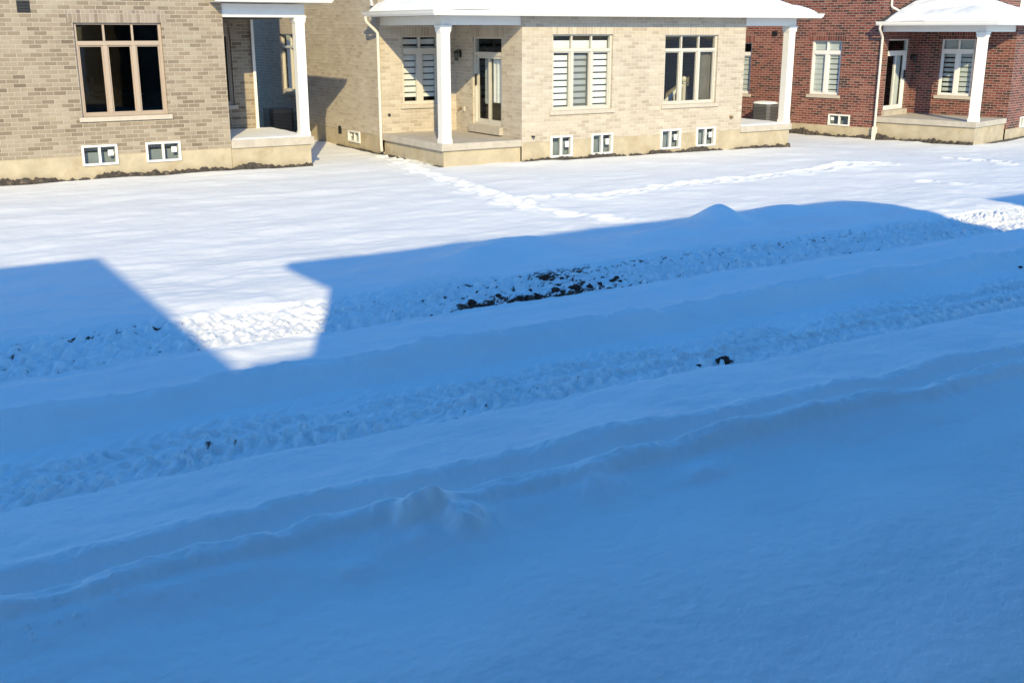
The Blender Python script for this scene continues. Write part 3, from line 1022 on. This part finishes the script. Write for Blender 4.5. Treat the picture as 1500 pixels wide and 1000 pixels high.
# ------------------------------------------------------------------ cream house (middle)
C = empty('brick_house', (0, 0, 0))
tag(C, 'cream brick house with snowy hip porch roof and two striped blind windows', 'house')
YF, YW, XL, XD, XE, XS = 22.0, 25.2, 11.72, 13.85, 20.8, 22.7
w1 = (14.70, 16.47, 1.25, 3.01)
w2 = (18.09, 19.86, 1.28, 2.99)
bm4 = [(14.66, 15.30, 0.15, 0.66), (15.87, 16.52, 0.15, 0.66), (18.05, 18.71, 0.16, 0.66), (19.24, 19.90, 0.17, 0.66)]
dr = (22.92, 24.32, 0.84, 2.95)
ww = (12.33, 13.38, 1.30, 2.97)
sw = (30.7, 32.2, 1.36, 3.0)
sb = (26.55, 27.30, 0.26, 0.56)
BL_ = 0.545
b = MB()
wall(b, front(YF), XD, XE, BL_, 3.5, [w1, w2] + bm4)
wall(b, side(XD), YF, YW, BL_, 3.5, [dr])
wall(b, rside(XE), YF, YW, BL_, 3.5)
wall(b, front(YW), XL, XD, BL_, 3.5, [ww])
wall(b, front(YW), XE, XS, BL_, 3.5)
wall(b, front(YW), XL, XS, 3.5, 7.0)
wall(b, side(XL), YW, 37.0, BL_, 7.0, [sw, sb])
wall(b, rside(XS), YW, 37.0, BL_, 7.0)
wall(b, back(37.0), XL, XS, BL_, 7.0)
b.build('wall', 'cream_brick', C)
f = MB()
wall(f, front(YF), XD, XE, -0.6, BL_, bm4, d=0.008)
f.build('foundation', 'parging', C)
f = MB()
wall(f, side(XL), YW, 37.0, -0.6, BL_, [sb], d=0.008)
f.build('foundation', 'parging', C)
f = MB()
wall(f, rside(XS), YW, 37.0, -0.6, BL_, d=0.008)
f.build('foundation', 'parging', C)
MB().box((XL + 0.06, YF + 0.06, -0.6), (XD - 0.002, YW - 0.002, 0.455)).build('porch_base', 'parging', C)
MB().box((XE + 0.002, YF + 0.03, -0.6), (XS - 0.05, YW - 0.002, 0.455)).build('porch_base', 'parging', C)
MB().box((XL - 0.01, YF - 0.005, 0.458), (XD - 0.003, YW - 0.004, 0.62)).build('porch_slab', 'concrete', C, bevel=0.012)
s2 = MB().box((XE + 0.003, YF - 0.02, 0.458), (XS, YW - 0.004, 0.62)).build('porch_slab', 'concrete', C, bevel=0.012)
us, vs = np.meshgrid(np.linspace(XE + 0.02, XS - 0.02, 50), np.linspace(YF + 0.0, YW - 0.02, 60))
e = np.minimum.reduce([us - us.min(), us.max() - us, vs - vs.min()])
grid_mesh('slab_snow', us, vs, 0.612 + 0.04 * np.clip(e / 0.12, 0, 1) ** 0.5 + 0.012 * fbm(us * 2, vs * 2, 6, 3), 'snow', s2)
F = front(YF)
o = window(C, F, *w1, 3, 'cream_vinyl', 'cream_soldier')
mb = MB()
lw = (w1[1] - w1[0]) / 3
slats(F, w1[0] + 0.05, w1[1] - 0.05, w1[3] - 0.34, w1[3] - 0.02, 0.30, 0.10, 0.19, 0.12, mb)
for i, ph in ((0, 0.06), (2, 0.04)):
    slats(F, w1[0] + i * lw + 0.05, w1[0] + (i + 1) * lw - 0.05, w1[2] + 0.02, w1[3] - 0.42, 0.150, 0.034, 0.18, ph, mb)
mb.build('blind', 'blind', o)
bx(MB(), F, w1[0] + 0.05, w1[1] - 0.05, 0.235, 0.24, w1[2] + 0.02, w1[3] - 0.42).build('blind_backing', 'sheer_dark', o)
mb = slats(F, w1[0] + lw + 0.06, w1[0] + 2 * lw - 0.06, w1[2] + 0.02, w1[3] - 0.42, 0.150, 0.050, 0.215, 0.05)
mb.build('blind', 'blind_dim', o)
o = window(C, F, *w2, 3, 'cream_vinyl', 'cream_soldier')
l3 = w2[0] + 2 * (w2[1] - w2[0]) / 3
pleats(F, l3 + 0.1, w2[1] - 0.05, w2[2] + 0.02, w2[3] - 0.4, 0.22, 0.12, 0.025).build('curtain', 'curtain', o)
bn = MB()
# stair banister seen through the right hand window: rail rising to a ball topped newel
yb = YF + 0.9
bn.tube([(18.72, yb, 1.16), (19.46, yb, 1.70)], 0.05, 8)
for i in range(7):
    x = 18.76 + i * 0.11
    z = 1.16 + (x - 18.72) * 0.73
    bn.box((x - 0.018, yb - 0.018, 0.68), (x + 0.018, yb + 0.018, z))
bn.box((19.46, yb - 0.06, 0.68), (19.58, yb + 0.06, 1.74))
bn.box((19.44, yb - 0.08, 1.74), (19.60, yb + 0.08, 1.78))
bn.lathe((19.52, yb, 1.85), [(0.02, -0.07), (0.06, -0.05), (0.085, 0.0), (0.06, 0.06), (0.01, 0.085)], 14)
bn.build('banister', 'banister', C)
for q in bm4:
    basement_window(C, F, *q)
F = front(YW)
o = window(C, F, *ww, 2, 'cream_vinyl', 'cream_soldier', mul=0.13)
mb = MB()
slats(F, ww[0] + 0.05, ww[1] - 0.05, ww[3] - 0.34, ww[3] - 0.02, 0.17, 0.05, 0.19, 0.06, mb)
lw = (ww[1] - ww[0]) / 2
slats(F, ww[0] + 0.04, ww[0] + lw - 0.05, ww[2] + 0.18, ww[3] - 0.42, 0.155, 0.036, 0.18, 0.05, mb)
slats(F, ww[0] + lw + 0.05, ww[1] - 0.04, ww[2] + 0.18, ww[3] - 0.42, 0.155, 0.036, 0.18, 0.05, mb)
mb.build('blind', 'blind', o)
bx(MB(), F, ww[0] + 0.05, ww[1] - 0.05, 0.215, 0.22, ww[2] + 0.18, ww[3] - 0.42).build('blind_backing', 'sheer_dark', o)
F = side(XD)
o = patio_door(C, F, *dr, 'cream_vinyl', 'cream_soldier')
pleats(F, dr[0] + 0.1, (dr[0] + dr[1]) / 2 - 0.02, dr[2] + 0.55, dr[3] - 0.46, 0.175, 0.14, 0.012).build('curtain', 'blind', o)
pleats(F, (dr[0] + dr[1]) / 2 + 0.06, dr[1] - 0.30, dr[2] + 0.5, dr[3] - 0.46, 0.185, 0.14, 0.012).build('curtain', 'blind_dim', o)
lantern(C, F, 24.92, 2.47)
faucet(C, F, 24.92, 1.17)
bx(MB(), F, 24.72, 24.80, -0.03, 0.0, 1.12, 1.24).build('socket_box', 'cream_vinyl', C)
bx(MB(), front(YF), 14.12, 14.16, -0.10, 0.0, 0.66, 0.70).build('pipe_stub', 'black_metal', C)
bx(MB(), front(YF), 20.38, 20.45, -0.08, 0.0, 0.86, 0.92).build('pipe_stub', 'brass', C)
bx(MB(), front(YW), 11.90, 11.95, -0.06, 0.0, 1.05, 1.10).build('pipe_stub', 'black_metal', C)
F = side(XL)
window(C, F, *sw, 2, 'cream_vinyl', 'cream_soldier')
basement_window(C, F, *sb)
vent(C, F, 27.78, 27.95, 0.42, 0.62)
column(C, XL + 0.15, YF + 0.15, 0.62, 3.215, 0.225)
column(C, XS - 0.16, YF + 0.15, 0.62, 3.215, 0.225)
for (ua, ub, uc, ud) in ((XL + 0.04, XD - 0.003, XL + 0.04, XL + 0.26), (XE + 0.003, XS - 0.04, XS - 0.26, XS - 0.04)):
    bm_ = MB()
    bm_.box((ua, YF + 0.04, 3.218), (ub, YF + 0.26, 3.415))
    bm_.box((uc, YF + 0.262, 3.218), (ud, YW - 0.003, 3.415))
    bm_.build('porch_beam', 'white_paint', C)
porch_roof(C, 11.38, 23.02, YF - 0.42, YW - 0.004, 3.53, 0.29, 0.11, 23, bare=[(12.4, YF - 0.36, 0.45, 0.06), (18.6, 23.6, 0.6, 0.08)])
downspout(C, [(11.31, YW - 0.15, 3.42), (11.34, YW - 0.13, 3.30), (11.66, YW - 0.07, 3.05), (11.66, YW - 0.07, 0.35), (11.60, YW - 0.22, 0.22)])
downspout(C, [(11.52, YW - 0.05, 4.6), (11.52, YW - 0.05, 3.80), (11.45, YW - 0.25, 3.70)])
MB().box((XL + 0.1, YF + 0.2, 0.64), (XS - 0.1, YW, 0.66)) and None
fl = MB()
fl.box((XD + 0.05, YF + 0.2, 0.64), (XE - 0.05, YW, 0.68))
fl.box((XL + 0.05, YW + 0.02, 0.64), (XS - 0.05, 36.9, 0.68))
fl.build('floor', 'dark_floor', C)
fl = MB()
fl.box((XD + 0.05, YF + 0.2, 3.14), (XE - 0.05, YW, 3.17))
fl.box((XL + 0.05, YW + 0.02, 3.14), (XS - 0.05, 36.9, 3.17))
fl.build('ceiling', 'interior', C)
MB().box((XL + 0.05, 29.0, 0.68), (XS - 0.05, 29.1, 3.14)).build('partition', 'interior', C)
MB().box((16.9, YF + 0.05, 0.68), (17.0, 28.9, 3.14)).build('partition', 'interior', C)
hip_cap(C, XL - 0.5, XS + 0.4, YW - 0.4, 37.4, 7.0, 0.4)
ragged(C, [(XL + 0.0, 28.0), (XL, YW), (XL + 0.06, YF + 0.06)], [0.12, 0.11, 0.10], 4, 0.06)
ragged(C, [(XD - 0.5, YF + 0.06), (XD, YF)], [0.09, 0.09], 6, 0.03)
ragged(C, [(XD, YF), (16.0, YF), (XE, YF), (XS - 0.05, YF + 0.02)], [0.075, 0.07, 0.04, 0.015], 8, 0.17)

# ------------------------------------------------------------------ red house (right)
RZ = math.radians(14.0)
P0 = Vector((28.68, 20.45, 0))
R = empty('brick_house', P0, RZ)
tag(R, 'dark red brick house with white framed windows and small snow covered corner porch', 'house')
VD, UR, UE = 3.2, 2.32, 5.3
BLR = 0.16
rwin = (1.22, 2.30, 1.10, 2.84)
rdoor = (0.52, 1.98, 0.66, 2.84)
rs1 = (4.50, 5.55, 1.10, 2.79)
rs2 = (7.80, 8.9, 1.02, 2.70)
rsb = (4.02, 4.78, 0.16, 0.51)
rb = (3.40, 4.15, 0.15, 0.48)
b = MB()
wall(b, side(0.0), VD, 14.0, BLR, 7.0, [rs1, rs2, rsb])
wall(b, front(VD), 0.0, UR, BLR, 7.0, [rdoor])
wall(b, front(VD), UR, UE, 3.3, 7.0)
wall(b, front(VD), UE, 11.0, BLR, 7.0)
wall(b, side(UR), 0.0, VD, BLR, 3.4, [rwin])
wall(b, front(0.0), UR, UE, BLR, 3.4, [rb])
wall(b, rside(UE), 0.0, VD, BLR, 3.4)
wall(b, rside(11.0), VD, 14.0, BLR, 7.0)
wall(b, back(14.0), 0.0, 11.0, BLR, 7.0)
b.build('wall', 'red_brick', R)
f = MB()
wall(f, side(0.0), VD, 14.0, -0.9, BLR, [rsb], d=0.008)
wall(f, front(0.0), UR, UE, -0.9, BLR, [rb], d=0.008)
wall(f, rside(UE), 0.0, VD, -0.9, BLR, d=0.008)
wall(f, front(VD), UE, 11.0, -0.9, BLR, d=0.008)
f.build('foundation', 'parging', R)
MB().box((0.06, 0.05, -0.9), (UR - 0.002, VD - 0.002, 0.335)).build('porch_base', 'parging', R)
MB().box((0.0, 0.0, 0.338), (UR - 0.003, VD - 0.004, 0.50)).build('porch_slab', 'concrete', R, bevel=0.012)
F = side(UR)
o = window(R, F, *rwin, 2, 'white_vinyl', 'red_soldier', mul=0.12)
m_ = (rwin[0] + rwin[1]) / 2
mb = slats(F, rwin[0] + 0.05, m_ - 0.05, rwin[2] + 0.05, rwin[3] - 0.42, 0.15, 0.03, 0.2)
slats(F, rwin[0] + 0.05, rwin[1] - 0.05, rwin[3] - 0.33, rwin[3] - 0.03, 0.30, 0.02, 0.2, 0.0, mb)
slats(F, m_ + 0.05, rwin[1] - 0.05, rwin[2] + 0.05, rwin[3] - 0.42, 0.15, 0.05, 0.24, 0.03, mb)
mb.build('blind', 'sheer', o)
F = front(VD)
o = patio_door(R, F, *rdoor, 'white_vinyl', 'red_soldier')
pleats(F, rdoor[0] + 0.85, rdoor[1] - 0.12, rdoor[2] + 0.1, rdoor[3] - 0.46, 0.185, 0.14, 0.012).build('curtain', 'sheer', o)
lantern(R, F, 2.16, 2.2)
F = side(0.0)
o = window(R, F, *rs1, 2, 'white_vinyl', 'red_soldier', mul=0.12)
m_ = (rs1[0] + rs1[1]) / 2
slats(F, m_ + 0.05, rs1[1] - 0.05, rs1[2] + 0.05, rs1[3] - 0.42, 0.16, 0.012, 0.15).build('blind', 'sheer', o)
slats(F, rs1[0] + 0.05, m_ - 0.05, rs1[2] + 0.05, rs1[3] - 0.42, 0.16, 0.03, 0.15).build('blind', 'sheer', o)
slats(F, rs1[0] + 0.05, rs1[1] - 0.05, rs1[3] - 0.33, rs1[3] - 0.03, 0.30, 0.04, 0.15).build('blind', 'sheer', o)
o = window(R, F, *rs2, 2, 'white_vinyl', 'red_soldier', mul=0.12)
slats(F, rs2[0] + 0.05, rs2[1] - 0.05, rs2[2] + 0.05, rs2[3] - 0.42, 0.16, 0.02, 0.15).build('blind', 'sheer', o)
basement_window(R, F, *rsb)
vent(R, F, 6.85, 7.05, 2.92, 3.08)
basement_window(R, front(0.0), *rb)
column(R, 0.16, 0.16, 0.50, 3.06, 0.24)
bm_ = MB()
bm_.box((0.05, 0.05, 3.063), (UR - 0.003, 0.27, 3.245))
bm_.box((0.05, 0.272, 3.063), (0.27, VD - 0.003, 3.245))
bm_.build('porch_beam', 'white_paint', R)
porch_roof(R, -0.38, 5.75, -0.4, VD - 0.004, 3.36, 0.29, 0.11, 31, bare=[(-0.33, 2.2, 0.06, 0.5), (0.9, -0.36, 0.5, 0.05)], gap=0.26)
downspout(R, [(-0.45, VD - 0.15, 3.26), (-0.42, VD - 0.12, 3.15), (-0.07, VD - 0.07, 2.90), (-0.07, VD - 0.07, 0.20)])
MB().box((-0.13, VD - 0.14, -0.4), (-0.01, VD - 0.01, 0.20)).build('drain_pipe', 'gutter_metal', R, bevel=0.01)
downspout(R, [(0.35, VD - 0.06, 6.9), (0.35, VD - 0.06, 3.80), (0.48, VD - 0.30, 3.66)])
fl = MB()
fl.box((UR + 0.05, 0.2, 0.52), (UE - 0.05, VD, 0.56))
fl.box((0.05, VD + 0.02, 0.52), (10.9, 13.9, 0.56))
fl.build('floor', 'dark_floor', R)
fl = MB()
fl.box((UR + 0.05, 0.2, 3.0), (UE - 0.05, VD, 3.03))
fl.box((0.05, VD + 0.02, 3.0), (10.9, 13.9, 3.03))
fl.build('ceiling', 'interior', R)
hip_cap(R, -0.4, 11.4, VD - 0.4, 14.4, 7.0, 0.4)
ragged(R, [(0.0, 13.0), (0.0, VD), (0.06, 0.05)], [-0.18, -0.18, -0.18], 12, 0.30)  # taller dark strip stands in for the shaded gap at the wall foot
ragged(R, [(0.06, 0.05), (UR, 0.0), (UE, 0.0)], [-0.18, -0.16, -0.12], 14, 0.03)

# air conditioners
ac_unit('air_conditioner', (11.2, 31.2, gz(11.2, 31.2) + 0.05), 0.0, 'dark air conditioner in the shaded gap between the tan and cream houses', snow=False)
q = P0 + Matrix.Rotation(RZ, 3, 'Z') @ Vector((-0.62, 6.75, 0))
ac_unit('air_conditioner', (q.x, q.y, -0.05), RZ, 'dark grey air conditioner with a snow cap beside the red brick wall', w=0.66, h=0.80)

# ------------------------------------------------------------------ soil clods
def clod(name, r, seed, sq=(1, 1, 1)):
    n, m = 14, 9
    rs = np.random.RandomState(seed)
    rings = []
    for j in range(1, m):
        ph = PI * j / m
        ring = []
        for i in range(n):
            th = 2 * PI * i / n
            x, y, z = math.sin(ph) * math.cos(th), math.sin(ph) * math.sin(th), -math.cos(ph)
            k = 1 + 0.75 * float(fbm(np.array([x * 1.6 + seed]), np.array([y * 1.6 + z * 2.0]), seed, 3)[0]) + 0.07 * rs.randn()
            ring.append((r * k * x * sq[0], r * k * y * sq[1], r * k * z * sq[2] + r * 0.35 * sq[2]))
        rings.append(ring)
    return MB().ring(rings).build(name, 'soil', None)


c = clod('soil_clod', 0.066, 6, (1.25, 0.8, 0.62))
c.location = (6.97, 7.42, gz(6.97, 7.42))
tag(c, 'large lone dark clod of frozen earth on the near edge of the snowy track', 'clod')
protos = [clod('soil_clod', 0.07, 10 + i, (1.2, 0.9, 0.7)) for i in range(4)]
rs = np.random.RandomState(5)
GR = 'clods of dark earth in the bare hollow of the far track'
for i in range(34):
    o = protos[i % 4] if i < 4 else protos[i % 4].copy()
    if i >= 4:
        COL.objects.link(o)
    x = 5.9 + 2.4 * rs.rand()
    y = 10.50 + 0.30 * rs.rand() + (0.55 * rs.rand() if x > 7.2 else 0.1 * rs.rand())
    o.location = (x, y, gz(x, y) - 0.01)
    o.rotation_euler = (0, 0, rs.rand() * 6.28)
    s = 0.30 + 0.55 * rs.rand() ** 2
    o.scale = (s, s, s)
    tag(o, 'small dark clod of earth lying in the bare soil hollow of the far track', 'clod', GR)
protos2 = clod('soil_clod', 0.019, 41, (1.3, 0.9, 0.6))
GR2 = 'crumbs of earth scattered along the middle track'
first = True
for (x, y) in [(6.66, 7.42), (13.2, 8.5)]:
    o = protos2 if first else protos2.copy()
    if not first:
        COL.objects.link(o)
    first = False
    o.location = (x, y, gz(x, y) - 0.004)
    o.rotation_euler = (0, 0, x * 3.1)
    s = 0.8 + 0.6 * rs.rand()
    o.scale = (s, s, s)
    tag(o, 'small crumb of dark earth lying on the pressed snow of the middle track', 'clod', GR2)


# ------------------------------------------------------------------ the row of houses on this side, whose shade lies on the snow
def near_house(x0, x1, yf, ze, label, added_chim=True, added_wing=None):
    n = empty('brick_house', (0, 0, 0))
    tag(n, label, 'house')
    ov = 0.5
    a0, a1, yb = x0 + ov, x1 - ov, yf - 12.5
    yw = yf - ov
    b = MB()
    ops = [(a0 + 1.2, a0 + 3.0, 4.4, 6.0), (a1 - 3.2, a1 - 1.4, 4.4, 6.0), (a1 - 3.2, a1 - 1.2, 1.2, 3.0)]
    wall(b, back(yw), a0, a1, 0.5, ze - 0.15, ops)
    wall(b, front(yb), a0, a1, 0.5, ze - 0.15)
    wall(b, side(a0), yb, yw, 0.5, ze - 0.15)
    wall(b, rside(a1), yb, yw, 0.5, ze - 0.15)
    b.build('wall', 'tan_brick', n)
    f = MB()
    for F_, p, q in ((back(yw), a0, a1), (front(yb), a0, a1), (side(a0), yb, yw), (rside(a1), yb, yw)):
        wall(f, F_, p, q, -0.5, 0.5, d=0.008)
    f.build('foundation', 'parging', n)
    for q in ops:
        window(n, back(yw), *q, 2, 'white_vinyl', 'tan_soldier')
    MB().box((a0 + 0.05, yb + 0.05, 3.3), (a1 - 0.05, yw - 0.2, 3.4)).build('floor', 'dark_floor', n)
    hip_cap(n, x0, x1, yb - ov, yf, ze, 0.40)
    if added_wing:  # unseen ground-floor projection, added to block sky and darken the near-right snow
        w0, w1, wy = added_wing
        b = MB()
        wops = [(w0 + 1.2, w0 + 2.9, 1.3, 3.0)]
        wall(b, back(wy), w0, w1, 0.5, 3.3, wops)
        wall(b, side(w0), yw, wy, 0.5, 3.3)
        wall(b, rside(w1), yw, wy, 0.5, 3.3)
        b.build('added_wing_wall', 'tan_brick', n)
        window(n, back(wy), *wops[0], 3, 'white_vinyl', 'tan_soldier')
        f = MB()
        wall(f, back(wy), w0, w1, -0.5, 0.5, d=0.008)
        f.build('foundation', 'parging', n)
        hip_cap(n, w0 - 0.3, w1 + 0.3, yw - 0.0, wy + 0.3, 3.4, 0.35).name = 'added_wing_roof'
    if added_chim:
        # unseen brick stack added on the right hand wall to end the sunlit gap
        cx = a1
        MB().box((cx - 0.12, yw - 8.0, -0.4), (cx + 0.80, yw - 7.0, ze + 0.80)).build('added_chimney', 'tan_brick', n)
    return n


ZE = 7.08
near_house(-14.6, -3.75, 1.95, ZE, 'tan brick house left of the viewpoint, standing out further towards the yards')
near_house(-1.67, 9.10, 0.22, ZE, 'tan brick house from whose rear wall the yards are seen', added_wing=(4.3, 8.6, 1.75))
near_house(11.3, 22.2, -1.12, ZE, 'tan brick house right of the viewpoint, set back from the yards')
